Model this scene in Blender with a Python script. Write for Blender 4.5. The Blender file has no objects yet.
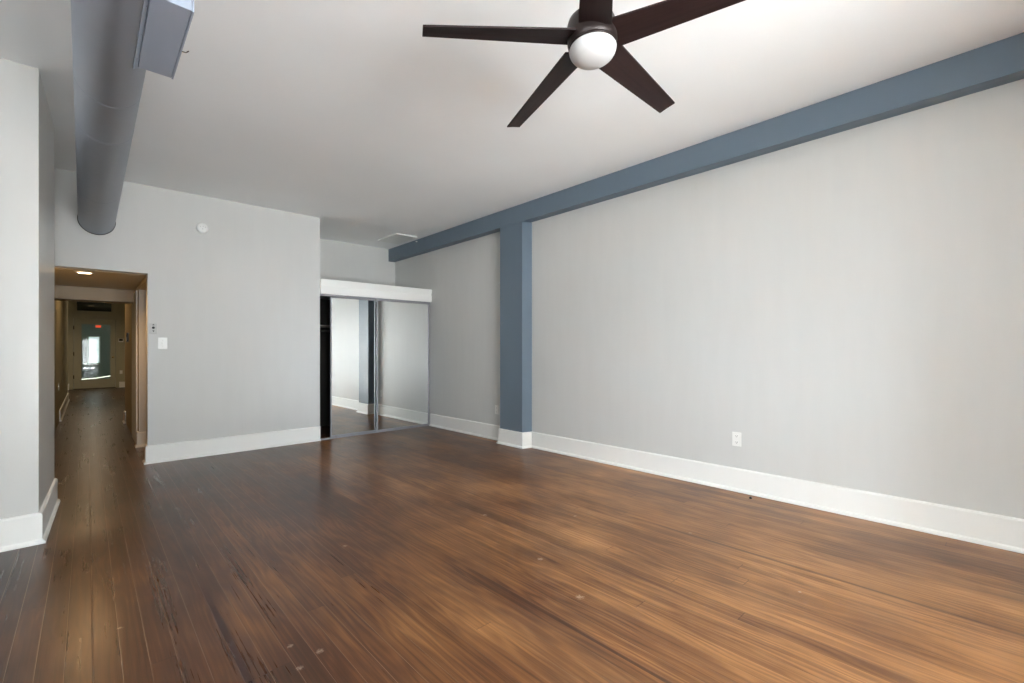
import bpy, bmesh, math, random
from mathutils import Vector
random.seed(7)
S = bpy.context.scene
C = S.collection
PI = math.pi
SLOPE = 0.0073          # the old floors and ceilings climb a little towards the right wall

# ------------------------------------------------------------------ camera, sky, light, exposure
cam_d = bpy.data.cameras.new('camera'); cam = bpy.data.objects.new('camera', cam_d); C.objects.link(cam)
cam.location = (0, 0, 1.2)
cam.rotation_euler = (PI/2, 0, -0.7456)
cam_d.sensor_width = 36; cam_d.lens = 459.77/1024*36; cam_d.shift_y = (352.26-341.5)/1024
cam_d.clip_start = 0.02; cam_d.clip_end = 200
S.camera = cam
S.view_settings.view_transform = 'Standard'; S.view_settings.look = 'None'
S.view_settings.gamma = 1; S.view_settings.use_curve_mapping = False
S.view_settings.exposure = 0.80
try:
    S.cycles.use_denoising = True; S.cycles.use_adaptive_sampling = False
    S.cycles.use_guiding = True; S.cycles.use_surface_guiding = True; S.cycles.use_volume_guiding = False; S.cycles.guiding_training_samples = 32
    S.cycles.caustics_reflective = False; S.cycles.caustics_refractive = False; S.cycles.blur_glossy = 1.0; S.cycles.max_bounces = 12; S.cycles.diffuse_bounces = 8; S.cycles.transparent_max_bounces = 12
    S.cycles.sample_clamp_indirect = 50
except Exception: pass

W = bpy.data.worlds.new('sky'); S.world = W; W.use_nodes = True
wn = W.node_tree; wn.nodes.clear()
wo = wn.nodes.new('ShaderNodeOutputWorld'); bg = wn.nodes.new('ShaderNodeBackground')
tc = wn.nodes.new('ShaderNodeTexCoord'); sx = wn.nodes.new('ShaderNodeSeparateXYZ'); cr = wn.nodes.new('ShaderNodeValToRGB')
mr = wn.nodes.new('ShaderNodeMapRange'); mr.inputs['From Min'].default_value = -1; mr.inputs['From Max'].default_value = 1
wn.links.new(tc.outputs['Generated'], sx.inputs[0]); wn.links.new(sx.outputs['Z'], mr.inputs['Value'])
wn.links.new(mr.outputs[0], cr.inputs[0]); wn.links.new(cr.outputs[0], bg.inputs[0]); wn.links.new(bg.outputs[0], wo.inputs[0])
e = cr.color_ramp.elements
e[0].position = 0.0; e[0].color = (1.5, 1.54, 1.58, 1)
e[1].position = 1.0; e[1].color = (0.45, 0.52, 0.60, 1)
x1 = e.new(0.49); x1.color = (1.5, 1.54, 1.58, 1)
x2 = e.new(0.53); x2.color = (0.95, 1.0, 1.06, 1)
bg.inputs['Strength'].default_value = 9

WINS = [(-2.5, -1.2), (-0.9, 0.6), (0.9, 2.4)]     # windows of the street wall behind the camera (x from, x to)
WZ0, WZ1, YR = 0.20, 2.85, -8.0
for i, (a, b) in enumerate(WINS):                        # portals: they only guide the sky's light through the windows
    ld = bpy.data.lights.new('window_portal', 'AREA'); ld.shape = 'RECTANGLE'; ld.size = b-a; ld.size_y = WZ1-WZ0
    ld.cycles.is_portal = True
    lo = bpy.data.objects.new('window_portal', ld); C.objects.link(lo)
    lo.location = ((a+b)/2, YR-0.22, (WZ0+WZ1)/2); lo.rotation_euler = (PI/2, 0, 0)
LZ0 = 1.5
ADDED_LWINS = [(-7.7, -5.3), (-0.9, 0.4)]           # unseen left wall windows, added for side light (y from, y to)
for i, (a, b) in enumerate(ADDED_LWINS):
    ld = bpy.data.lights.new('window_portal', 'AREA'); ld.shape = 'RECTANGLE'; ld.size = WZ1-LZ0; ld.size_y = b-a
    ld.cycles.is_portal = True
    lo = bpy.data.objects.new('window_portal', ld); C.objects.link(lo)
    lo.location = (-3.22, (a+b)/2, (LZ0+WZ1)/2); lo.rotation_euler = (0, -PI/2, 0)
sd = bpy.data.lights.new('low_sky_glow', 'SUN'); sd.energy = 1.7; sd.angle = math.radians(12); sd.color = (0.72, 0.86, 1.0)
so = bpy.data.objects.new('low_sky_glow', sd); C.objects.link(so)
so.rotation_euler = Vector((1.0, 1.12, -0.21)).to_track_quat('-Z', 'Y').to_euler()

s2 = bpy.data.lights.new('sun', 'SUN'); s2.energy = 215; s2.angle = math.radians(1.5); s2.color = (1.0, 0.99, 0.97)
so2 = bpy.data.objects.new('sun', s2); C.objects.link(so2)
so2.rotation_euler = Vector((-0.05, 1.0, -0.60)).to_track_quat('-Z', 'Y').to_euler()

# ------------------------------------------------------------------ materials
def new_mat(name, col, rough=0.5, metal=0.0, spec=0.5, coat=0.0):
    m = bpy.data.materials.new(name); m.use_nodes = True
    p = m.node_tree.nodes['Principled BSDF']
    p.inputs['Base Color'].default_value = (*col, 1); p.inputs['Roughness'].default_value = rough
    p.inputs['Metallic'].default_value = metal; p.inputs['Specular IOR Level'].default_value = spec
    p.inputs['Coat Weight'].default_value = coat; p.inputs['Coat Roughness'].default_value = 0.15
    return m

def N(m, t): return m.node_tree.nodes.new(t)
def LK(m, a, b): m.node_tree.links.new(a, b)
def BS(m): return m.node_tree.nodes['Principled BSDF']

def painted(name, col, rough=0.45, var=0.03, scale=(9, 9, 1.2), bump=0.02, spec=0.4):
    """rolled wall paint: faint tone variation and orange peel"""
    m = new_mat(name, col, rough, spec=spec)
    t = N(m, 'ShaderNodeTexCoord'); mp = N(m, 'ShaderNodeMapping'); mp.inputs['Scale'].default_value = scale
    n = N(m, 'ShaderNodeTexNoise'); n.inputs['Scale'].default_value = 1.3; n.inputs['Detail'].default_value = 4
    mx = N(m, 'ShaderNodeMix'); mx.data_type = 'RGBA'
    mx.inputs[6].default_value = (*[c*(1-var) for c in col], 1); mx.inputs[7].default_value = (*[min(1, c*(1+var)) for c in col], 1)
    LK(m, t.outputs['Object'], mp.inputs[0]); LK(m, mp.outputs[0], n.inputs['Vector']); LK(m, n.outputs['Fac'], mx.inputs[0])
    LK(m, mx.outputs[2], BS(m).inputs['Base Color'])
    n2 = N(m, 'ShaderNodeTexNoise'); n2.inputs['Scale'].default_value = 160
    b = N(m, 'ShaderNodeBump'); b.inputs['Strength'].default_value = bump; b.inputs['Distance'].default_value = 0.002
    LK(m, t.outputs['Object'], n2.inputs['Vector']); LK(m, n2.outputs['Fac'], b.inputs['Height']); LK(m, b.outputs[0], BS(m).inputs['Normal'])
    return m

M = {}
M['wall'] = painted('pale_grey_wall_paint', (0.585, 0.585, 0.565), 0.45)
M['pier'] = painted('pale_grey_gloss_paint', (0.585, 0.585, 0.565), 0.30, spec=0.5)
M['ceil'] = painted('white_ceiling_paint', (0.92, 0.93, 0.925), 0.7, scale=(1, 1, 1))
M['trim'] = painted('white_trim_paint', (0.82, 0.82, 0.79), 0.35, var=0.015)
M['blue'] = painted('slate_blue_paint', (0.130, 0.172, 0.218), 0.45, var=0.03)
M['duct'] = painted('slate_blue_duct_paint', (0.34, 0.385, 0.47), 0.38, var=0.04)
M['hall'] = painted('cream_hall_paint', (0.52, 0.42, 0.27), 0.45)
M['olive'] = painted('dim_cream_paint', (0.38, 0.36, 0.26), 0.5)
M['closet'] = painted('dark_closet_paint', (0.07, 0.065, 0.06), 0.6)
M['white'] = new_mat('white_plastic', (0.80, 0.80, 0.77), 0.35)
M['grey'] = new_mat('grey_plastic', (0.50, 0.50, 0.48), 0.4)
M['black'] = new_mat('black_plastic', (0.012, 0.012, 0.012), 0.4)
M['alu'] = new_mat('brushed_aluminium', (0.36, 0.36, 0.38), 0.5, metal=0.6)
M['brass'] = new_mat('aged_brass', (0.45, 0.33, 0.16), 0.3, metal=1.0)
M['iron'] = new_mat('dark_hinge_metal', (0.05, 0.04, 0.03), 0.4, metal=0.8)
M['mirror'] = new_mat('mirror_glass', (0.86, 0.88, 0.86), 0.0, metal=1.0)
M['bronze'] = new_mat('dark_bronze', (0.028, 0.019, 0.017), 0.35, metal=0.4)
M['globe'] = new_mat('frosted_white_glass', (0.56, 0.56, 0.55), 0.45, spec=0.4)
M['red'] = new_mat('reflected_sign_red', (0.7, 0.05, 0.02), 0.4)
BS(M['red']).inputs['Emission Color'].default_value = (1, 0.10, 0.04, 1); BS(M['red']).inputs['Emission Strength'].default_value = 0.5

# dark espresso wood of the fan blades, grain along local radius
def wood_dark():
    m = new_mat('espresso_wood', (0.03, 0.018, 0.016), 0.5, spec=0.25)
    t = N(m, 'ShaderNodeTexCoord'); n = N(m, 'ShaderNodeTexNoise'); n.inputs['Scale'].default_value = 1.0; n.inputs['Detail'].default_value = 6
    mp = N(m, 'ShaderNodeMapping'); mp.inputs['Scale'].default_value = (3, 90, 3)
    LK(m, t.outputs['UV'], mp.inputs[0]); LK(m, mp.outputs[0], n.inputs['Vector'])
    mx = N(m, 'ShaderNodeMix'); mx.data_type = 'RGBA'
    mx.inputs[6].default_value = (0.006, 0.003, 0.003, 1); mx.inputs[7].default_value = (0.030, 0.015, 0.014, 1)
    LK(m, n.outputs['Fac'], mx.inputs[0]); LK(m, mx.outputs[2], BS(m).inputs['Base Color'])
    return m
M['espresso'] = wood_dark()

def clear_pane(name, refl=0.12, tint=(1, 1, 1)):
    m = bpy.data.materials.new(name); m.use_nodes = True; nt = m.node_tree; nt.nodes.clear()
    o = nt.nodes.new('ShaderNodeOutputMaterial'); tr = nt.nodes.new('ShaderNodeBsdfTransparent'); gl = nt.nodes.new('ShaderNodeBsdfGlossy')
    tr.inputs[0].default_value = (*tint, 1); gl.inputs['Roughness'].default_value = 0.02
    mx = nt.nodes.new('ShaderNodeMixShader'); mx.inputs[0].default_value = refl
    nt.links.new(tr.outputs[0], mx.inputs[1]); nt.links.new(gl.outputs[0], mx.inputs[2]); nt.links.new(mx.outputs[0], o.inputs[0])
    return m
M['pane'] = clear_pane('window_glass', 0.05)
M['doorglass'] = clear_pane('door_glass', 0.02, (0.92, 0.97, 0.94))
M['darkglass'] = clear_pane('transom_glass', 0.03, (0.25, 0.22, 0.18))

def emit(name, col, st):
    m = bpy.data.materials.new(name); m.use_nodes = True; p = BS(m)
    p.inputs['Base Color'].default_value = (*col, 1)
    p.inputs['Emission Color'].default_value = (*col, 1); p.inputs['Emission Strength'].default_value = st
    return m
M['lamp'] = emit('warm_lamp', (1.0, 0.72, 0.42), 8)
M['lineglow'] = emit('bright_line_glow', (1.0, 0.97, 0.88), 0.9)
M['reflglow'] = emit('reflected_window_glow', (0.85, 0.93, 0.95), 0.42)
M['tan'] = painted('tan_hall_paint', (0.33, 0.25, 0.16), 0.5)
M['vest'] = painted('grey_green_vestibule_paint', (0.40, 0.42, 0.38), 0.6)

STRIP = (0.432, 1.535, 2.86)
SPOTS = [(1.755, 1.415, .026), (1.164, 2.774, .018), (2.126, 2.592, .020), (1.908, 1.829, .022), (0.683, 1.872, .020), (0.306, 3.258, .013),
         (0.286, 2.916, .014), (0.104, 2.626, .014), (2.579, 0.702, .012), (2.584, 2.129, .016), (2.888, 1.416, .012), (0.606, 1.988, .016), (0.591, 1.824, .018)]
def floor_mat():
    m = new_mat('worn_stained_pine_boards', (0.1, 0.04, 0.02), 0.25, spec=0.36)
    nt = m.node_tree
    def node(t, **k):
        n = nt.nodes.new(t)
        for a, v in k.items(): setattr(n, a, v)
        return n
    def math_(op, a, b=None, c=None):
        n = node('ShaderNodeMath', operation=op)
        for i, v in enumerate((a, b, c)):
            if v is None: continue
            if isinstance(v, (int, float)): n.inputs[i].default_value = v
            else: nt.links.new(v, n.inputs[i])
        return n.outputs[0]
    def mixc(f, a, b, mode='MIX'):
        n = node('ShaderNodeMix'); n.data_type = 'RGBA'; n.blend_type = mode
        for i, v in ((0, f), (6, a), (7, b)):
            if isinstance(v, (int, float)): n.inputs[i].default_value = v
            elif isinstance(v, tuple): n.inputs[i].default_value = (*v, 1)
            else: nt.links.new(v, n.inputs[i])
        return n.outputs[2]
    def rng_(v, a, b, c=0.0, d=1.0, smooth=False):
        n = node('ShaderNodeMapRange'); n.clamp = True
        if smooth: n.interpolation_type = 'SMOOTHSTEP'
        nt.links.new(v, n.inputs[0])
        for i, q in zip((1, 2, 3, 4), (a, b, c, d)): n.inputs[i].default_value = q
        return n.outputs[0]
    def vec(x, y, z=0.0):
        n = node('ShaderNodeCombineXYZ')
        for i, v in enumerate((x, y, z)):
            if isinstance(v, (int, float)): n.inputs[i].default_value = v
            else: nt.links.new(v, n.inputs[i])
        return n.outputs[0]
    def noise(v, sc, det=4, rough=0.55, dist=0.0):
        n = node('ShaderNodeTexNoise'); nt.links.new(v, n.inputs['Vector']); n.inputs['Scale'].default_value = sc
        n.inputs['Detail'].default_value = det; n.inputs['Roughness'].default_value = rough; n.inputs['Distortion'].default_value = dist
        return n.outputs['Fac']
    tcn = node('ShaderNodeTexCoord'); sp = node('ShaderNodeSeparateXYZ'); nt.links.new(tcn.outputs['Object'], sp.inputs[0])
    X, Y = sp.outputs['X'], sp.outputs['Y']
    # boards run away from the street wall, 81 mm wide
    bx = math_('DIVIDE', math_('SUBTRACT', X, 0.016), 0.0808)
    bi = math_('FLOOR', bx); bf = math_('FRACT', bx)
    wn1 = node('ShaderNodeTexWhiteNoise', noise_dimensions='1D'); nt.links.new(bi, wn1.inputs['W'])
    by = math_('DIVIDE', math_('ADD', Y, math_('MULTIPLY', wn1.outputs['Value'], 9.0)), 3.4)
    ji = math_('FLOOR', by); jf = math_('FRACT', by)
    wn2 = node('ShaderNodeTexWhiteNoise', noise_dimensions='2D'); nt.links.new(vec(bi, ji), wn2.inputs['Vector'])
    rnd = wn2.outputs['Value']
    # grain: long thin streaks with wavy cathedral figure, shifted per board
    gx = math_('ADD', X, math_('MULTIPLY', rnd, 7.0))
    g1 = noise(vec(math_('MULTIPLY', gx, 95.0), math_('MULTIPLY', Y, 0.35)), 1.0, 4, 0.6, 0.0)
    g3 = noise(vec(math_('MULTIPLY', gx, 420.0), math_('MULTIPLY', Y, 1.2)), 1.0, 2, 0.5, 0.0)
    warp = noise(vec(math_('MULTIPLY', gx, 9.0), math_('MULTIPLY', Y, 1.1)), 1.0, 2, 0.5)
    rings = math_('SINE', math_('ADD', math_('MULTIPLY', gx, 150.0), math_('MULTIPLY', warp, 42.0)))
    g2 = rng_(rings, -1, 1)
    big = noise(vec(math_('MULTIPLY', X, 1.8), math_('MULTIPLY', Y, 0.9)), 1.0, 3, 0.6)
    mid = noise(vec(math_('MULTIPLY', X, 9.0), math_('MULTIPLY', Y, 1.2)), 1.0, 4, 0.6)
    tone = math_('ADD', math_('MULTIPLY', rnd, 0.13), math_('MULTIPLY', big, 0.95))
    tone = math_('ADD', tone, math_('MULTIPLY', g1, 0.42)); tone = math_('ADD', tone, math_('MULTIPLY', g2, 0.11)); tone = math_('ADD', tone, math_('MULTIPLY', math_('SUBTRACT', g3, 0.5), 0.22))
    tone = math_('ADD', math_('SUBTRACT', tone, 0.04), math_('MULTIPLY', mid, 0.30))
    right_light = rng_(X, -0.3, 2.4, -0.30, 0.12)                 # boards oranger to the right, partly the light there put into their colour
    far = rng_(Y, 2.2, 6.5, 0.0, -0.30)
    tone = math_('ADD', math_('ADD', tone, right_light), far)
    ramp = node('ShaderNodeValToRGB'); nt.links.new(rng_(tone, 0.45, 1.35), ramp.inputs[0])
    el = ramp.color_ramp.elements
    el[0].position = 0; el[0].color = (0.034, 0.013, 0.006, 1)
    el[1].position = 1; el[1].color = (0.56, 0.285, 0.115, 1)
    for ps, c in ((0.3, (0.092, 0.034, 0.014)), (0.55, (0.205, 0.088, 0.031)), (0.8, (0.38, 0.178, 0.064))):
        q = el.new(ps); q.color = (*c, 1)
    col = ramp.outputs[0]
    # bluish worn stain patches
    gr = rng_(noise(vec(math_('MULTIPLY', X, 2.6), math_('MULTIPLY', Y, 1.1), 4.2), 1.0, 4, 0.65), 0.52, 0.70)
    col = mixc(math_('MULTIPLY', gr, 0.28), col, (0.075, 0.045, 0.035))
    # seams: pale dusty lines on the left, dark ones elsewhere
    edge = math_('MINIMUM', bf, math_('SUBTRACT', 1.0, bf))
    seam = rng_(edge, 0.0, 0.022, 1.0, 0.0)
    pick = rng_(noise(vec(math_('MULTIPLY', bi, 3.7), math_('MULTIPLY', Y, 0.5)), 1.0, 2), 0.30, 0.55)
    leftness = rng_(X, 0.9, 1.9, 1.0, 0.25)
    jn = rng_(math_('MINIMUM', jf, math_('SUBTRACT', 1.0, jf)), 0.0, 0.0008, 1.0, 0.0)
    col = mixc(math_('MULTIPLY', seam, 0.55), col, (0.018, 0.008, 0.005))
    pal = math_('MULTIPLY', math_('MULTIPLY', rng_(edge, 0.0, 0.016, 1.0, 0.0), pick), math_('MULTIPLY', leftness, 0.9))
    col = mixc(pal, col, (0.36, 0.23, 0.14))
    col = mixc(math_('MULTIPLY', jn, 0.6), col, (0.02, 0.01, 0.006))
    # dark red-brown filler strips along three seams
    for x0, wd, y0, y1, st in ((STRIP[0], .016, .9, 3.2, .85), (STRIP[1], .010, -2.0, 1.9, .7), (STRIP[2], .012, -2.0, 2.2, .6)):
        d = math_('ABSOLUTE', math_('SUBTRACT', X, x0))
        a = rng_(d, wd*.6, wd, 1.0, 0.0)
        b = math_('MULTIPLY', rng_(Y, y0, y0+.5), rng_(Y, y1-.7, y1, 1.0, 0.0))
        col = mixc(math_('MULTIPLY', math_('MULTIPLY', a, b), st), col, (0.035, 0.012, 0.012))
    # pale paint flecks and scuffs, each where it lies
    for fx, fy, fr in SPOTS:
        dx = math_('SUBTRACT', X, fx); dy = math_('SUBTRACT', Y, fy)
        d = math_('SQRT', math_('ADD', math_('MULTIPLY', dx, dx), math_('MULTIPLY', dy, dy)))
        d = math_('ADD', d, math_('MULTIPLY', math_('SUBTRACT', noise(vec(X, Y), 90.0, 3), 0.5), fr*2.2))
        col = mixc(math_('MULTIPLY', rng_(d, fr*.2, fr*.85, 1.0, 0.0), 0.5), col, (0.50, 0.42, 0.34))
    vo = node('ShaderNodeTexVoronoi'); vo.inputs['Scale'].default_value = 3.0; nt.links.new(vec(X, Y), vo.inputs['Vector'])
    fl = rng_(vo.outputs['Distance'], 0.006, 0.016, 1.0, 0.0)
    wn3 = node('ShaderNodeTexWhiteNoise', noise_dimensions='3D'); nt.links.new(vo.outputs['Color'], wn3.inputs['Vector'])
    fl = math_('MULTIPLY', fl, rng_(wn3.outputs['Value'], 0.6, 0.62))
    col = mixc(math_('MULTIPLY', fl, 0.6), col, (0.42, 0.32, 0.22))
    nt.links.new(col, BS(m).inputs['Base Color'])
    ro = math_('ADD', math_('MULTIPLY', mid, 0.12), math_('MULTIPLY', g1, 0.08))
    ro = math_('ADD', math_('ADD', ro, rng_(X, 0.5, 3.0, 0.0, 0.06)), 0.19)
    nt.links.new(ro, BS(m).inputs['Roughness'])
    hgt = math_('SUBTRACT', math_('MULTIPLY', g1, 0.25), math_('MULTIPLY', rng_(edge, 0.0, 0.04, 1.0, 0.0), 0.8))
    hgt = math_('ADD', hgt, math_('MULTIPLY', mid, 0.5))
    bp = node('ShaderNodeBump'); bp.inputs['Strength'].default_value = 0.15; bp.inputs['Distance'].default_value = 0.003
    nt.links.new(hgt, bp.inputs['Height']); nt.links.new(bp.outputs[0], BS(m).inputs['Normal'])
    return m

# ------------------------------------------------------------------ mesh helpers
def T(v, shear=True):
    return Vector((v[0], v[1], v[2] + (SLOPE*v[0] if shear else 0)))

class B:
    def __init__(s, shear=True): s.v = []; s.f = []; s.uv = []; s.shear = shear; s.smooth = []
    def poly(s, pts, faces, smooth=False):
        n = len(s.v); s.v += [tuple(p) for p in pts]
        for f in faces: s.f.append([n+i for i in f]); s.smooth.append(smooth)
        return s
    def box(s, a, b):
        x0, x1 = sorted((a[0], b[0])); y0, y1 = sorted((a[1], b[1])); z0, z1 = sorted((a[2], b[2]))
        return s.poly([(x0,y0,z0),(x1,y0,z0),(x1,y1,z0),(x0,y1,z0),(x0,y0,z1),(x1,y0,z1),(x1,y1,z1),(x0,y1,z1)],
                      [(0,3,2,1),(4,5,6,7),(0,1,5,4),(1,2,6,5),(2,3,7,6),(3,0,4,7)])
    def prism(s, pts, z0, z1):
        n = len(pts)
        return s.poly([(p[0],p[1],z0) for p in pts]+[(p[0],p[1],z1) for p in pts],
                      [tuple(range(n-1,-1,-1)), tuple(range(n,2*n))]+[(i,(i+1)%n,n+(i+1)%n,n+i) for i in range(n)])
    def extr(s, prof, p0, p1, out, m0=0.0, m1=0.0):
        """profile (d outwards, h up) swept along p0->p1 on the plan; m0 and m1: mitre slope at the ends"""
        p0 = Vector((*p0, 0)); p1 = Vector((*p1, 0)); d = (p1-p0).normalized(); o = Vector((*out, 0)); n = len(prof)
        P = [p0 + o*a - d*(a*m0) + Vector((0,0,h)) for a, h in prof] + [p1 + o*a + d*(a*m1) + Vector((0,0,h)) for a, h in prof]
        F = [tuple(range(n)), tuple(range(2*n-1, n-1, -1))] + [(i, n+i, n+(i+1)%n, (i+1)%n) for i in range(n)]
        return s.poly(P, F)
    def lathe(s, prof, c, ax=(0,0,1), seg=48, caps=True):
        """profile (radius, distance along the axis)"""
        ax = Vector(ax).normalized(); q = Vector((0,0,1)).rotation_difference(ax); c = Vector(c)
        P = []; F = []
        for r, h in prof:
            for i in range(seg):
                a = 2*PI*i/seg; P.append(c + q @ Vector((max(r,1e-4)*math.cos(a), max(r,1e-4)*math.sin(a), h)))
        for j in range(len(prof)-1):
            for i in range(seg):
                k = (i+1) % seg; F.append((j*seg+i, j*seg+k, (j+1)*seg+k, (j+1)*seg+i))
        s.poly(P, F, True)
        n = len(s.v) - len(P)
        if caps:
            for st, rev in ((0, True), ((len(prof)-1)*seg, False)):
                r = list(range(n+st, n+st+seg)); s.f.append(r[::-1] if rev else r); s.smooth.append(False)
        return s
    def tube(s, p0, p1, r0, r1=None, seg=24, caps=True):
        p0 = Vector(p0); p1 = Vector(p1); d = p1-p0
        return s.lathe([(r0, 0), (r0 if r1 is None else r1, d.length)], p0, d, seg, caps)

ORG = {}
def obj(name, b, mat, parent=None, origin=None, kind=None, bevel=0.0, uvs=None):
    me = bpy.data.meshes.new(name)
    o = bpy.data.objects.new(name, me); C.objects.link(o)
    if parent is not None: org = ORG[parent.name]; o.parent = parent
    else:
        org = Vector(origin) if origin is not None else Vector((0,0,0)); o.location = org
    ORG[o.name] = org
    me.from_pydata([T(v, b.shear) - org for v in b.v], [], b.f)
    me.materials.append(M[mat] if isinstance(mat, str) else mat)
    for p, sm in zip(me.polygons, b.smooth): p.use_smooth = sm
    bm = bmesh.new(); bm.from_mesh(me); bmesh.ops.recalc_face_normals(bm, faces=bm.faces); bm.to_mesh(me); bm.free()
    if uvs:
        ul = me.uv_layers.new(name='grain')
        for lp in me.loops: ul.data[lp.index].uv = uvs[lp.vertex_index]
    if bevel:
        md = o.modifiers.new('soft_edges', 'BEVEL'); md.width = bevel; md.segments = 2; md.limit_method = 'ANGLE'; md.angle_limit = math.radians(40)
    if kind: o['kind'] = kind
    return o
def tag(o, label, cat, group=None):
    o['label'] = label; o['category'] = cat
    if group: o['group'] = group
    return o
def thing(name, label, cat, loc, group=None, shear=True):
    o = bpy.data.objects.new(name, None); C.objects.link(o); o.empty_display_size = 0.05
    l = T(loc, shear); o.location = l; ORG[o.name] = l
    return tag(o, label, cat, group)
def struct(name, b, mat, parent=None, bevel=0.0):
    return obj(name, b, mat, parent, kind='structure', bevel=bevel)

# ------------------------------------------------------------------ the room
XR, YB, ZC = 4.030, 6.285, 2.987
XB = 3.902
YU = 7.438              # rear wall of the niche over and behind the closet
XL = -3.0
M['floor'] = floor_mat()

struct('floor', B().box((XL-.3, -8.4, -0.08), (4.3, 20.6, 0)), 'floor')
struct('ceiling', B().box((XL-.3, -8.4, ZC), (4.3, 20.8, ZC+.12)), 'ceil')
struct('wall_right', B().box((XR, -8.25, 0), (XR+.2, YU+.2, ZC)), 'wall')
b = B(); ys = [-8.25] + [q for w in ADDED_LWINS for q in w] + [YB]
for i in range(0, len(ys), 2): b.box((XL-.2, ys[i], 0), (XL, ys[i+1], ZC))
for a, c in ADDED_LWINS: b.box((XL-.2, a, 0), (XL, c, LZ0)); b.box((XL-.2, a, WZ1), (XL, c, ZC))
struct('wall_left', b, 'wall')
for i, (a, c) in enumerate(ADDED_LWINS):  # frames of the added side-light windows
    zm = (LZ0+WZ1)/2; x0, x1 = XL-.15, XL-.10; f = B()
    f.box((x0, a, LZ0), (x1, a+.05, WZ1)).box((x0, c-.05, LZ0), (x1, c, WZ1)).box((x0, a+.05, LZ0), (x1, c-.05, LZ0+.07)).box((x0, a+.05, WZ1-.05), (x1, c-.05, WZ1)).box((x0, a+.05, zm-.025), (x1, c-.05, zm+.025))
    w = struct('window_%d' % (i+8), f, 'trim')
    obj('pane', B().box((x0+.02, a+.05, LZ0+.07), (x0+.026, c-.05, zm-.025)).box((x0+.02, a+.05, zm+.025), (x0+.026, c-.05, WZ1-.05)), 'pane', w)
    obj('sill', B().box((XL-.10, a-.06, LZ0-.03), (XL+.05, c+.06, LZ0)), 'trim', w)

# the street wall behind the camera: piers, parapet and lintel around three windows
b = B(); xs = [XL-.2] + [q for w in WINS for q in w] + [XR+.2]
for i in range(0, len(xs), 2): b.box((xs[i], YR-.25, 0), (xs[i+1], YR, ZC))
for a, c in WINS: b.box((a, YR-.25, 0), (c, YR, WZ0)); b.box((a, YR-.25, WZ1), (c, YR, ZC))
struct('wall_front', b, 'wall')
for i, (a, c) in enumerate(WINS):
    zm = (WZ0+WZ1)/2; y0, y1 = YR-.17, YR-.12
    f = B()
    f.box((a, y0, WZ0), (a+.05, y1, WZ1)).box((c-.05, y0, WZ0), (c, y1, WZ1)).box((a, y0, WZ0), (c, y1, WZ0+.07)).box((a, y0, WZ1-.05), (c, y1, WZ1))
    f.box((a+.05, y0, zm-.025), (c-.05, y1, zm+.025))
    w = struct('window_%d' % (i+1), f, 'trim')
    p = B().box((a+.05, y0+.02, WZ0+.07), (c-.05, y0+.026, zm-.025)).box((a+.05, y0+.02, zm+.025), (c-.05, y0+.026, WZ1-.05))
    obj('pane', p, 'pane', w)
    obj('sill', B().box((a-.06, YR-.12, WZ0-.03), (c+.06, YR+.05, WZ0)), 'trim', w)

# unseen return walls and header, added to block part of the window light
struct('wall_baffle_left', B().box((XL, -1.25, 0), (-.26, -1.1, ZC)), 'wall')
struct('wall_baffle_right', B().box((2.5, -1.25, 0), (XR, -1.1, ZC)).box((-.26, -1.25, 2.46), (2.5, -1.1, ZC)), 'wall')
# back wall with the hall opening
b = B().box((0.475, YB, 0), (2.293, YB+.14, ZC)).box((-.36, YB, 2.043), (0.475, YB+.14, ZC)).box((XL, YB, 0), (-.36, YB+.14, ZC))
struct('wall_back', b, 'wall')
# niche: side, rear, and the boxed top of the closet
struct('wall_niche_side', B().box((2.15, YB+.14, 0), (2.293, YU, ZC)), 'wall')
struct('wall_niche_rear', B().box((2.15, YU, 0), (XR, YU+.14, ZC)), 'wall')
# the chase on the left, standing into the room
struct('wall_pier', B().prism([(XL, 4.15), (-.226, 4.15), (-.194, 5.19), (XL, 5.19)], 0, ZC), 'pier')

struct('beam', B().poly([(XB,-8.0,2.772),(XR,-8.0,2.768),(XR,YU,2.778),(XB,YU,2.774),(XB,-8.0,ZC),(XR,-8.0,ZC),(XR,YU,ZC),(XB,YU,ZC)],
       [(0,3,2,1),(4,5,6,7),(0,1,5,4),(1,2,6,5),(2,3,7,6),(3,0,4,7)]), 'blue')
struct('column', B().prism([(XB, 4.042), (XR, 4.002), (XR, 4.452), (XB, 4.452)], 0, 2.772), 'blue')

# ------------------------------------------------------------------ baseboards
PROF = [(0,0),(.034,0),(.034,.010),(.029,.020),(.019,.026),(.018,.030),(.018,.181),(.013,.190),(.006,.193),(0,.193)]
def base(name, segs, mat='trim'):
    b = B()
    for p0, p1, out, m0, m1 in segs: b.extr(PROF, p0, p1, out, m0, m1)
    return struct(name, b, mat)
base('baseboard_right', [((XR,-8.0),(XR,4.005),(-1,0),0,-1), ((XR,4.452),(XR,6.268),(-1,0),-1,0)])
base('baseboard_column', [((XR,4.005),(XB,4.038),(0,-1),-1,1), ((XB,4.038),(XB,4.452),(-1,0),1,1), ((XB,4.452),(XR,4.452),(0,1),1,-1)])
base('baseboard_back', [((2.293,YB),(0.475,YB),(0,-1),0,1), ((0.475,YB),(0.475,YB+.14),(-1,0),1,0)])
base('baseboard_pier', [((XL,4.15),(-.226,4.15),(0,-1),0,1), ((-.226,4.15),(-.194,5.19),(1,-.03),1,0)])
base('baseboard_back_left', [((XL,YB),(-.36,YB),(0,-1),0,0)])
base('baseboard_left', [((XL,-8.0),(XL,4.15),(1,0),0,-1)])

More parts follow.
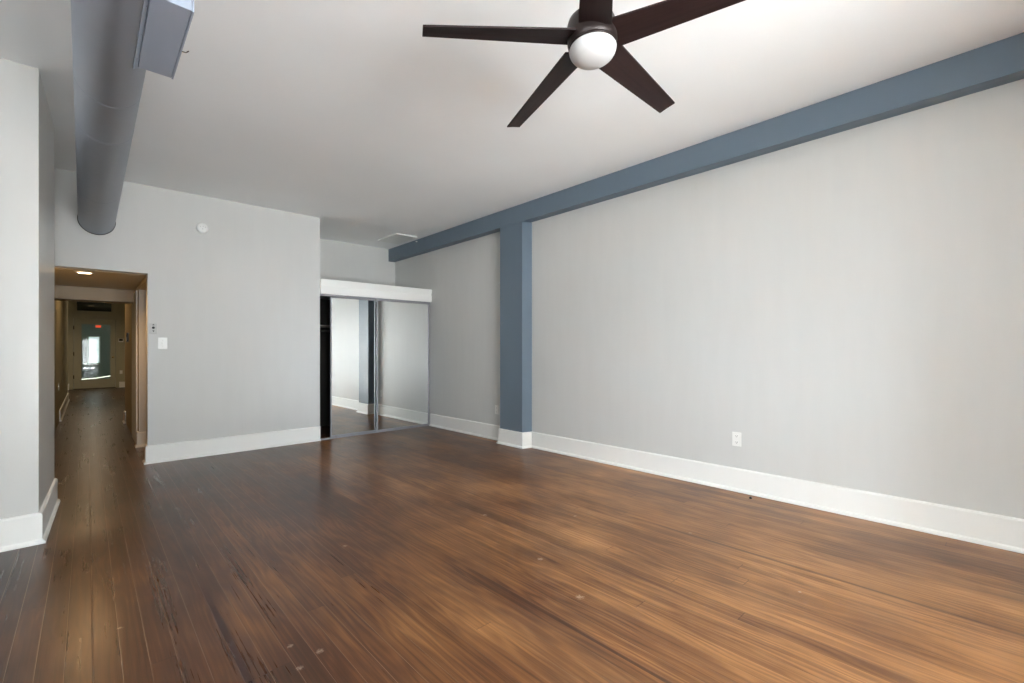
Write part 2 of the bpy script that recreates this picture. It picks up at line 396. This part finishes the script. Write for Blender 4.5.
# ------------------------------------------------------------------ closet
closet = struct('trim_1', B().poly([(2.293,6.262,2.074),(XR,6.262,2.074),(XR,6.238,2.168),(2.293,6.238,2.168),(2.293,6.285,2.074),(XR,6.285,2.074),(XR,6.285,2.168),(2.293,6.285,2.168)],[(0,1,2,3),(7,6,5,4),(0,4,5,1),(3,2,6,7),(0,3,7,4),(1,5,6,2)]).box((2.293, 6.250, 1.970), (XR, 6.285, 2.074)), 'trim', bevel=.002)
struct('slab_closet_top', B().box((2.293, 6.285, 2.03), (XR, YU, 2.160)), 'wall')
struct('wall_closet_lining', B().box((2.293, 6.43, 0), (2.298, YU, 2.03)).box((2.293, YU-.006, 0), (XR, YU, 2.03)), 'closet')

def mirror_door(x0, x1, y, label):
    d = thing('sliding_mirror_door', label, 'mirror door', ((x0+x1)/2, y, 0.02), 'closet doors')
    z0, z1, w, t = .014, 1.945, .017, .010
    f = B().box((x0, y-t, z0), (x0+w, y+t, z1)).box((x1-w, y-t, z0), (x1, y+t, z1))
    f.box((x0+w, y-t, z0), (x1-w, y+t, z0+.020)).box((x0+w, y-t, z1-.012), (x1-w, y+t, z1))
    obj('frame', f, 'alu', d, bevel=.0015)
    obj('mirror', B().box((x0+w, y-.003, z0+.020), (x1-w, y+.003, z1-.012)), 'mirror', d)
    return d
mirror_door(2.456, 3.356, 6.345, 'mirrored sliding closet door beside the dark gap, reflecting the blue column')
mirror_door(3.122, 4.012, 6.308, 'mirrored sliding closet door against the right-hand wall, reflecting only pale wall')
o = obj('door_track', B().box((2.293, 6.285, 1.946), (4.028, 6.300, 1.972)).box((2.293, 6.3, 1.962), (4.028, 6.375, 1.972)), 'alu', origin=T((3.16, 6.33, 1.95)), bevel=.001)
tag(o, 'grey metal top track above the mirrored closet doors', 'door track')
o = obj('floor_track', B().box((2.293, 6.285, 0.0), (4.0, 6.370, .006)).box((2.293,6.325,.006),(4.0,6.329,.013)).box((2.293,6.285,.006),(4.0,6.290,.012)), 'alu', origin=T((3.16, 6.33, 0)))
tag(o, 'grey metal floor track under the mirrored closet doors', 'door track')
sh = thing('closet_shelf', 'dark shelf with hanging rod inside the closet gap', 'shelf', (3.16, 7.2, 1.58))
obj('board', B().box((2.30, 6.95, 1.57), (4.02, 7.43, 1.59)), 'grey', sh)
obj('rod', B().tube((2.30, 7.0, 1.50), (4.02, 7.0, 1.50), .016), 'closet', sh)

# ------------------------------------------------------------------ round duct
duct = thing('air_duct', 'round blue-grey air duct running below the ceiling into the back wall', 'air duct', (.075, 2.3, 2.58), shear=False)
P0 = Vector((.0841, .6, 2.5885)); P1 = Vector((.0707, 6.271, 2.5363)); DD = P1-P0; LL = DD.length; ax = DD.normalized()
def dp(y): return P0 + DD*((y-.6)/5.671)
def dr(y): return .1219 + (.1396-.1219)*(y-.6)/5.671
b = B(False); prof = []
for y in (-7.95, 0.6, 6.29): prof.append((dr(y), (dp(y)-P0).length*(1 if y > .6 else -1)))
b.lathe(prof, P0, DD, 64, True)
obj('pipe', b, 'duct', duct)
for y in (0.55, 3.08, 3.62, 5.02):
    b = B(False); r = dr(y); b.lathe([(r-.001, -.006), (r+.0003, -.005), (r+.0005, 0), (r+.0003, .005), (r-.001, .006)], dp(y), ax, 64, False)
    obj('seam_band', b, 'duct', duct)
b = B(False); r = dr(6.27); b.lathe([(r-.004, 0), (r+.006, 0), (r+.006, .006), (r-.004, .006)], dp(6.277), ax, 64, False)
obj('wall_gap_ring', b, 'black', duct)['label'] = 'dark ring where the duct enters the wall'
bx = obj('register_box', B(False).box((.165, 2.052, 2.462), (.284, 2.620, 2.690)), 'duct', duct, bevel=.002)
bx['label'] = 'rectangular side outlet box'
g = B(False).box((.285, 2.050, 2.460), (.291, 2.062, 2.692)).box((.285, 2.610, 2.460), (.291, 2.623, 2.692)).box((.285, 2.062, 2.460), (.291, 2.610, 2.470)).box((.285, 2.062, 2.682), (.291, 2.610, 2.692))
gr = obj('grille_frame', g, 'duct', bx)
g = B(False)
for i in range(9): z = 2.480+i*.0238; g.poly([(.2845,2.06,z),(.2895,2.06,z-.010),(.2895,2.06,z-.0085),(.2845,2.06,z+.0015),(.2845,2.612,z),(.2895,2.612,z-.010),(.2895,2.612,z-.0085),(.2845,2.612,z+.0015)],[(0,1,2,3),(7,6,5,4),(0,4,5,1),(1,5,6,2),(2,6,7,3),(3,7,4,0)])
obj('louvre', g, 'duct', bx)
obj('damper_lever', B(False).tube((.289, 2.43, 2.50), (.312, 2.41, 2.492), .0018, seg=8).tube((.312, 2.41, 2.492), (.318, 2.385, 2.488), .0022, seg=8), 'iron', bx)
# curved saddle flange hugging the pipe
b = B(False); ys = (2.035, 2.640); P = []; n = 14
for y in ys:
    c = dp(y); r0 = dr(y)+.0005; r1 = dr(y)+.004
    for k in range(n+1):
        a = math.radians(-58 + k*100/n)
        for r in (r0, r1): P.append((c.x+r*math.cos(a), y, c.z+r*math.sin(a)))
m_ = 2*(n+1); F = []
for k in range(n):
    i = 2*k; F += [(i+1, i+3, m_+i+3, m_+i+1), (i, m_+i, m_+i+2, i+2), (i, i+2, i+3, i+1), (m_+i, m_+i+1, m_+i+3, m_+i+2)]
F += [(0, 1, m_+1, m_), (2*n, m_+2*n, m_+2*n+1, 2*n+1)]
obj('saddle_flange', b.poly(P, F), 'duct', duct)
for y in (2.15, 2.35, 2.55):
    c = dp(y); a = math.radians(-52); r = dr(y)+.004
    obj('rivet', B(False).lathe([(.004,0),(.0035,.0015),(.0005,.0025)], (c.x+r*math.cos(a), y, c.z+r*math.sin(a)), (math.cos(a),0,math.sin(a)), 10), 'duct', duct)

# ------------------------------------------------------------------ ceiling fan
FX, FY, FZ = 1.474, 1.125, 2.423
TX, TY = .008, -.065
FAN = thing('ceiling_fan', 'ceiling fan with five dark wooden blades and white glass globe', 'ceiling fan', (FX, FY, ZC))
def fz(dx, dy): return TX*dx + TY*dy
AXN = Vector((-TX, -TY, 1)).normalized()
H0 = Vector((FX, FY, FZ))
obj('canopy', B(False).lathe([(.066, 0), (.066, -.012), (.052, -.045), (.022, -.062), (.018, -.07)], (FX-.0, FY, ZC+SLOPE*FX), (0,0,1)), 'bronze', FAN)
obj('downrod', B(False).tube((FX, FY, ZC+SLOPE*FX-.05), H0 + AXN*.14, .0127), 'bronze', FAN)
ctr = H0 + Vector((-.004, -.002, 0))
hs = obj('motor_housing', B(False).lathe([(.020,.165),(.034,.15),(.040,.12),(.072,.105),(.090,.090),(.0965,.070),(.0975,.030),(.0975,.004),(.094,-.008),(.0925,-.010),(.0925,-.014),(.0945,-.016),(.0945,-.019),(.088,-.021),(.06,-.021)], ctr, AXN, 64), 'bronze', FAN, bevel=0)
obj('glass_globe', B(False).lathe([(.060,-.018),(.0905,-.020),(.0925,-.024),(.0920,-.031),(.0885,-.041),(.0815,-.0515),(.070,-.061),(.054,-.0685),(.034,-.0735),(.015,-.0755),(.0005,-.076)], ctr, AXN, 64), 'globe', FAN)['label'] = 'white frosted glass light globe'
PIT = math.tan(-.229)
for k in range(5):
    a = 2.549 - k*math.radians(72)
    P = []; UV = []; F = []; n = 16
    for i in range(n+1):
        u = i/n; r = .088 + (.660-.088)*u
        q = (r-.12)/.54
        tA = .070 + (.055-.070)*q; tB = -.052 + (-.022+.052)*q
        rb = r + .005*u
        for (t, rr, side) in ((tA, r, 0), ((tA+tB)/2, (r+rb)/2, 1), (tB, rb, 0)):
            dx = rr*math.cos(a) - t*math.sin(a); dy = rr*math.sin(a) + t*math.cos(a)
            z = FZ + t*PIT + .03*(.66-rr) + fz(dx, dy) + (.0012 if side else 0)
            for dz in (0, .0075): P.append((FX+dx, FY+dy, z+dz)); UV.append((rr+k, t))
    for i in range(n):
        j = 6*i
        F += [(j, j+6, j+8, j+2), (j+2, j+8, j+10, j+4), (j+1, j+3, j+9, j+7), (j+3, j+5, j+11, j+9), (j, j+1, j+7, j+6), (j+4, j+10, j+11, j+5)]
    F += [(0, 2, 3, 1), (2, 4, 5, 3)]; j = 6*n; F += [(j, j+1, j+3, j+2), (j+2, j+3, j+5, j+4)]
    obj('blade', B(False).poly(P, F), 'espresso', FAN, uvs=UV, bevel=.0015)

# ------------------------------------------------------------------ small fittings
def circ(c, r, h, ax, mat, name, parent, **k): return obj(name, B().lathe([(r, 0), (r, h)], c, ax, 24), mat, parent, **k)
sm = thing('smoke_detector', 'round white smoke detector high on the back wall', 'smoke detector', (.966, YB, 2.614))
obj('housing', B().lathe([(.060,0),(.060,.012),(.057,.014),(.057,.018),(.054,.030),(.046,.036),(.001,.038)], (.966, YB, 2.614), (0,-1,0), 48), 'white', sm)
for dx, dz in ((-.022,.012),(.004,.016),(.026,.010),(0,-.014)): circ((.966+dx, YB-.0365, 2.614+dz), .005, .003, (0,-1,0), 'grey', 'vent_hole', sm)

fc = thing('fan_control', 'small grey wall control with black dial beside the hall opening', 'wall control', (.524, YB, 1.452))
obj('plate', B().box((.491, YB-.006, 1.394), (.557, YB, 1.510)), 'grey', fc, bevel=.002)
obj('dial', B().lathe([(.013,0),(.012,.012),(.001,.013)], (.524, YB-.006, 1.462), (0,-1,0), 24), 'black', fc)
obj('arrow_mark', B().poly([(.514,YB-.0068,1.432),(.534,YB-.0068,1.432),(.524,YB-.0068,1.414),(.514,YB-.006,1.432),(.534,YB-.006,1.432),(.524,YB-.006,1.414)],[(0,1,2),(5,4,3),(0,3,4,1),(1,4,5,2),(2,5,3,0)]), 'black', fc)
obj('arrow_mark', B().poly([(.514,YB-.0068,1.488),(.534,YB-.0068,1.488),(.524,YB-.0068,1.502),(.514,YB-.006,1.488),(.534,YB-.006,1.488),(.524,YB-.006,1.502)],[(0,1,2),(5,4,3),(0,3,4,1),(1,4,5,2),(2,5,3,0)]), 'black', fc)
sw = thing('light_switch', 'white light switch on the back wall below the grey control', 'light switch', (.604, YB, 1.293))
obj('plate', B().box((.563, YB-.006, 1.231), (.645, YB, 1.355)), 'white', sw, bevel=.002)
obj('toggle', B().box((.598, YB-.018, 1.283), (.610, YB-.004, 1.303)), 'white', sw, bevel=.001)
for z in (1.262, 1.324): circ((.604, YB-.0055, z), .003, .0015, (0,-1,0), 'grey', 'screw', sw)

def outlet(label, c, ax, w=.074, h=.118, slots=True, parts=True):
    """duplex outlet: ax 'x' on a wall facing -x, 'X' facing +x, 'y' facing -y"""
    o = thing('wall_outlet', label, 'outlet', c)
    cx, cy, cz = c
    def bxx(a0, a1, z0, z1, d0, d1, b=None):
        b = b or B()
        if ax == 'x': return b.box((cx-d1, cy+a0, cz+z0), (cx-d0, cy+a1, cz+z1))
        if ax == 'X': return b.box((cx+d0, cy+a0, cz+z0), (cx+d1, cy+a1, cz+z1))
        return b.box((cx+a0, cy-d1, cz+z0), (cx+a1, cy-d0, cz+z1))
    obj('plate', bxx(-w/2, w/2, -h/2, h/2, 0, .006), 'white', o, bevel=.002)
    if parts:
        for s in (-1, 1):
            so_ = obj('socket', bxx(-.017, .017, s*.0265-.0135, s*.0265+.0135, .005, .008), 'white', o, bevel=.0015)
            q = B()
            for t, hh in ((-.0065, .008), (.0065, .0065)): bxx(t-.0016, t+.0016, s*.0265-.001, s*.0265-.001+hh, .0075, .0084, q)
            bxx(-.0025, .0025, s*.0265-.009, s*.0265-.0045, .0075, .0084, q)
            obj('slot', q, 'black', so_)
    return o
outlet('white duplex outlet on the long right wall above the baseboard', (XR, 1.564, .437), 'x')
outlet('white outlet on the right wall tucked behind the blue column', (XR, 4.66, .40), 'x')

hp = thing('ceiling_access_panel', 'white access panel hanging slightly open from the ceiling by the beam', 'access panel', (3.62, 6.62, ZC))
obj('panel', B().box((3.444, 6.315, ZC-.016), (3.805, 6.92, ZC-.001)), 'trim', hp, bevel=.001)
hk = obj('screw_hook', B().lathe([(.009,0),(.009,.004),(.004,.006),(.004,.018),(.007,.020),(.001,.024)], (XB, 6.483, 2.955), (-1,0,0), 16), 'white', origin=T((XB, 6.483, 2.955)))
tag(hk, 'tiny white hook screwed into the blue beam near its end', 'hook')
nt_ = obj('floor_bolt', B().lathe([(.012,0),(.012,.007),(.007,.009),(.006,.014),(.001,.014)], (3.905, 1.41, 0), (0,0,1), 6), 'black', origin=T((3.905, 1.41, 0)))
tag(nt_, 'tiny black bolt lying on the floor below the right wall outlet', 'bolt')

M['bounce_rug'] = new_mat('pale_bounce_rug', (0.70, 0.74, 0.77), 0.95)
rg = obj('bounce_rug', B().box((-2.6, -7.75, 0), (3.4, -3.3, .012)), 'bounce_rug', origin=T((.85, -2.6, 0)), bevel=.004)  # added out of view to throw sunlight up at the ceiling
tag(rg, 'unseen pale sheet added behind the camera to bounce sunlight onto the ceiling', 'bounce_rug')

# ------------------------------------------------------------------ hallway
HY = 8.08
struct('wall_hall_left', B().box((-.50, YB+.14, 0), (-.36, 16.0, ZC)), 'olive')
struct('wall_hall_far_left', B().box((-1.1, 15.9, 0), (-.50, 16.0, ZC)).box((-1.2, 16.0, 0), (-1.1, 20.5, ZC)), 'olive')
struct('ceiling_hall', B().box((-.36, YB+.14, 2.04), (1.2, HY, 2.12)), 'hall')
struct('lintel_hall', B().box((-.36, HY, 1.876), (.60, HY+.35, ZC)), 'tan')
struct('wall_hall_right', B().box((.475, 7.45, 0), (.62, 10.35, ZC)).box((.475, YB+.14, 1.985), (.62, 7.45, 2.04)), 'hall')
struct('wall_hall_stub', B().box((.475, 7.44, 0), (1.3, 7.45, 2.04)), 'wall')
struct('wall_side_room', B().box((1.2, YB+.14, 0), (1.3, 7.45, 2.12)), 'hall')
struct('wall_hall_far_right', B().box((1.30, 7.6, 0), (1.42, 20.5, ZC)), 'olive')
base('baseboard_hall_left', [((-.36, 11.16), (-.36, 16.0), (1, 0), 0, 0)])
base('baseboard_hall_right', [((1.2,7.45),(.475,7.45),(0,-1),0,1), ((.475,7.45),(.475,7.55),(-1,0),1,0), ((.475,10.05),(.475,10.35),(-1,0),0,1), ((.475,10.35),(.62,10.35),(0,1),1,0)])
struct('trim_2', B().box((.463, 7.66, 0), (.475, 8.5, 2.0)), 'trim')
# far wall with the street door
YF = 20.5
GX0, GX1, GZ0, GZ1 = -.154, .575, .297, 2.13
b = B().box((-1.2, YF, 0), (-.33, YF+.15, ZC)).box((.70, YF, 0), (1.42, YF+.15, ZC)).box((-.33, YF, 2.31), (.70, YF+.15, 2.52)).box((-.33, YF, 2.97), (.70, YF+.15, ZC)).box((-.33, YF, 2.52), (-.29, YF+.15, 2.97)).box((.63, YF, 2.52), (.70, YF+.15, 2.97))
struct('wall_far', b, 'olive')
struct('window_4', B().box((-.29, YF+.05, 2.52), (.63, YF+.09, 2.56)).box((-.29, YF+.05, 2.93), (.63, YF+.09, 2.97)).box((-.29, YF+.05, 2.56), (-.25, YF+.09, 2.93)).box((.59, YF+.05, 2.56), (.63, YF+.09, 2.93)), 'olive')
obj('pane', B().box((-.25, YF+.065, 2.56), (.59, YF+.07, 2.93)), 'darkglass', bpy.data.objects['window_4'])
dr_ = struct('door_1', B().box((-.32, YF-.02, .02), (GX0, YF+.03, 2.30)).box((GX1, YF-.02, .02), (.69, YF+.03, 2.30)).box((GX0, YF-.02, .02), (GX1, YF+.03, GZ0)).box((GX0, YF-.02, GZ1), (GX1, YF+.03, 2.30)), 'olive', bevel=.004)
obj('pane', B().box((GX0, YF, GZ0), (GX1, YF+.006, GZ1)), 'doorglass', dr_)
q = B().box((GX0-.02, YF-.032, GZ0-.02), (GX0+.012, YF-.02, GZ1+.02)).box((GX1-.012, YF-.032, GZ0-.02), (GX1+.02, YF-.02, GZ1+.02)).box((GX0, YF-.032, GZ0-.02), (GX1, YF-.02, GZ0+.012)).box((GX0, YF-.032, GZ1-.012), (GX1, YF-.02, GZ1+.02))
obj('glass_stop', q, 'olive', dr_)
obj('door_knob', B().lathe([(.030,0),(.030,.008),(.011,.012),(.011,.040),(.027,.050),(.030,.066),(.020,.078),(.001,.080)], (.632, YF-.02, 1.03), (0,-1,0), 24), 'brass', dr_)
for z in (.40, 1.15, 2.0): obj('hinge', B().tube((-.325, YF-.03, z-.06), (-.325, YF-.03, z+.06), .012, seg=10), 'iron', dr_)
struct('sill_1', B().box((-.33, YF-.06, 0), (.70, YF+.15, .02)), 'iron')
struct('trim_3', B().box((-.43, YF-.02, 0), (-.33, YF, 2.31)).box((.70, YF-.02, 0), (.79, YF, 2.31)).box((-.43, YF-.02, 2.31), (.79, YF, 2.42)), 'olive', bevel=.003)
base('baseboard_far', [((-1.1,YF),(-.43,YF),(0,-1),0,0), ((.79,YF),(1.30,YF),(0,-1),0,0)])
# vestibule beyond the glass
vl = bpy.data.lights.new('vestibule_fill', 'POINT'); vl.energy = 16; vl.color = (0.85, 0.97, 0.9); vl.shadow_soft_size = .12  # added fill light, brightens the space behind the glass
vo_ = bpy.data.objects.new('vestibule_fill', vl); C.objects.link(vo_); vo_.location = (1.2, 24.0, 2.7)
struct('wall_vestibule', B().box((-1.3, YF+.15, -.08), (-1.2, 28, 3.0)).box((1.5, YF+.15, -.08), (1.6, 28, 3.0)).box((-1.3, 28, -.08), (1.6, 28.1, 3.0)).box((-1.3, YF+.15, 3.0), (1.6, 28.1, 3.1)), 'vest')
struct('floor_vestibule', B().box((-1.3, YF+.15, -.08), (1.6, 28.1, 0)), 'grey')
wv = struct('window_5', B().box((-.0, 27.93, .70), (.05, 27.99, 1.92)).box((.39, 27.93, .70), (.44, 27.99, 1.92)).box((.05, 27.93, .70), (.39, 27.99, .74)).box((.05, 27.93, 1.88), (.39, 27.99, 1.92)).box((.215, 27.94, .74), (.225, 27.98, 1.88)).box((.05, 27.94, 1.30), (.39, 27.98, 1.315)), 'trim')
obj('pane', B().box((.05, 27.96, .74), (.39, 27.965, 1.88)), 'reflglow', wv)  # glowing pane painted in for a window reflected in the door glass
obj('bright_line_strip', B().poly([(GX0+.01,YF+.04,.305),(GX0+.35,YF+.04,.325),(GX1-.01,YF+.04,.385),(GX1-.01,YF+.04,.415),(GX0+.35,YF+.04,.352),(GX0+.01,YF+.04,.332),
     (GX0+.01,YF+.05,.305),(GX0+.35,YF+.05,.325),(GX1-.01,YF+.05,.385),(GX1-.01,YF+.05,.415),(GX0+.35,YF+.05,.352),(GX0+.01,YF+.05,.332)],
     [(0,1,4,5),(1,2,3,4),(11,10,7,6),(10,9,8,7),(0,6,7,1),(1,7,8,2),(2,8,9,3),(3,9,10,4),(4,10,11,5),(5,11,6,0)]), 'lineglow', dr_)  # glowing strip painted in for the bright line across the glass foot
rs = obj('reflected_sign', B().box((.20, YF+.30, 2.03), (.335, YF+.32, 2.105)), 'red', origin=T((.27, YF+.3, 2.07)), bevel=.004)  # glowing box put in for the red reflection in the glass
tag(rs, 'small red glowing box standing in for a sign reflected in the glass door', 'sign')
kp = thing('alarm_keypad', 'dark alarm keypad on the far wall beside the glass door', 'keypad', (.84, YF, 1.61))
obj('housing', B().box((.77, YF-.03, 1.54), (.90, YF, 1.66)), 'white', kp, bevel=.004)
obj('screen', B().box((.785, YF-.033, 1.575), (.885, YF-.029, 1.650)), 'black', kp)
th = thing('thermostat', 'small black-faced thermostat on the side wall of the hall', 'thermostat', (.475, 9.45, 1.43))
obj('body', B().box((.452, 9.35, 1.36), (.475, 9.55, 1.50)), 'black', th, bevel=.004)
obj('display', B().box((.449, 9.37, 1.375), (.453, 9.53, 1.43)), 'grey', th)
outlet('pale outlet low on the hallway wall above its baseboard', (-.36, 10.95, .62), 'X', parts=False)
outlet('pale outlet low on the far wall beside the glass door', (.84, YF, .52), 'y', parts=False)
b = B()
def downlight(label, x, y, z, r, power, col):
    t = thing('recessed_light', label, 'ceiling light', (x, y, z))
    obj('trim_ring', B().lathe([(r+.018,0),(r+.016,-.004),(r,-.006),(r,0)], (x, y, z), (0,0,1), 40, False), 'white', t)
    obj('lens', B().lathe([(r,-.001),(r,-.005),(r*.6,-.007),(.001,-.008)], (x, y, z), (0,0,1), 40), 'lamp', t)
    ld = bpy.data.lights.new('bulb', 'SPOT'); ld.energy = power; ld.color = col; ld.shadow_soft_size = r*.9; ld.spot_size = math.radians(165); ld.spot_blend = .6
    lo = bpy.data.objects.new('bulb', ld); C.objects.link(lo); lo.parent = t; lo.location = (0, 0, -.03)
    return t
downlight('warm recessed light in the low hallway ceiling', -.022, 6.61, 2.04, .056, 22, (1.0, .60, .27))
downlight('warm recessed light beyond the hallway header', -.08, 10.9, ZC, .10, 42, (1.0, .66, .34))
downlight('unseen recessed light added to brighten the hall end by the glass door', .1, 17.2, ZC, .10, 95, (1.0, .78, .52))  # hidden lamp added to lift the far hall
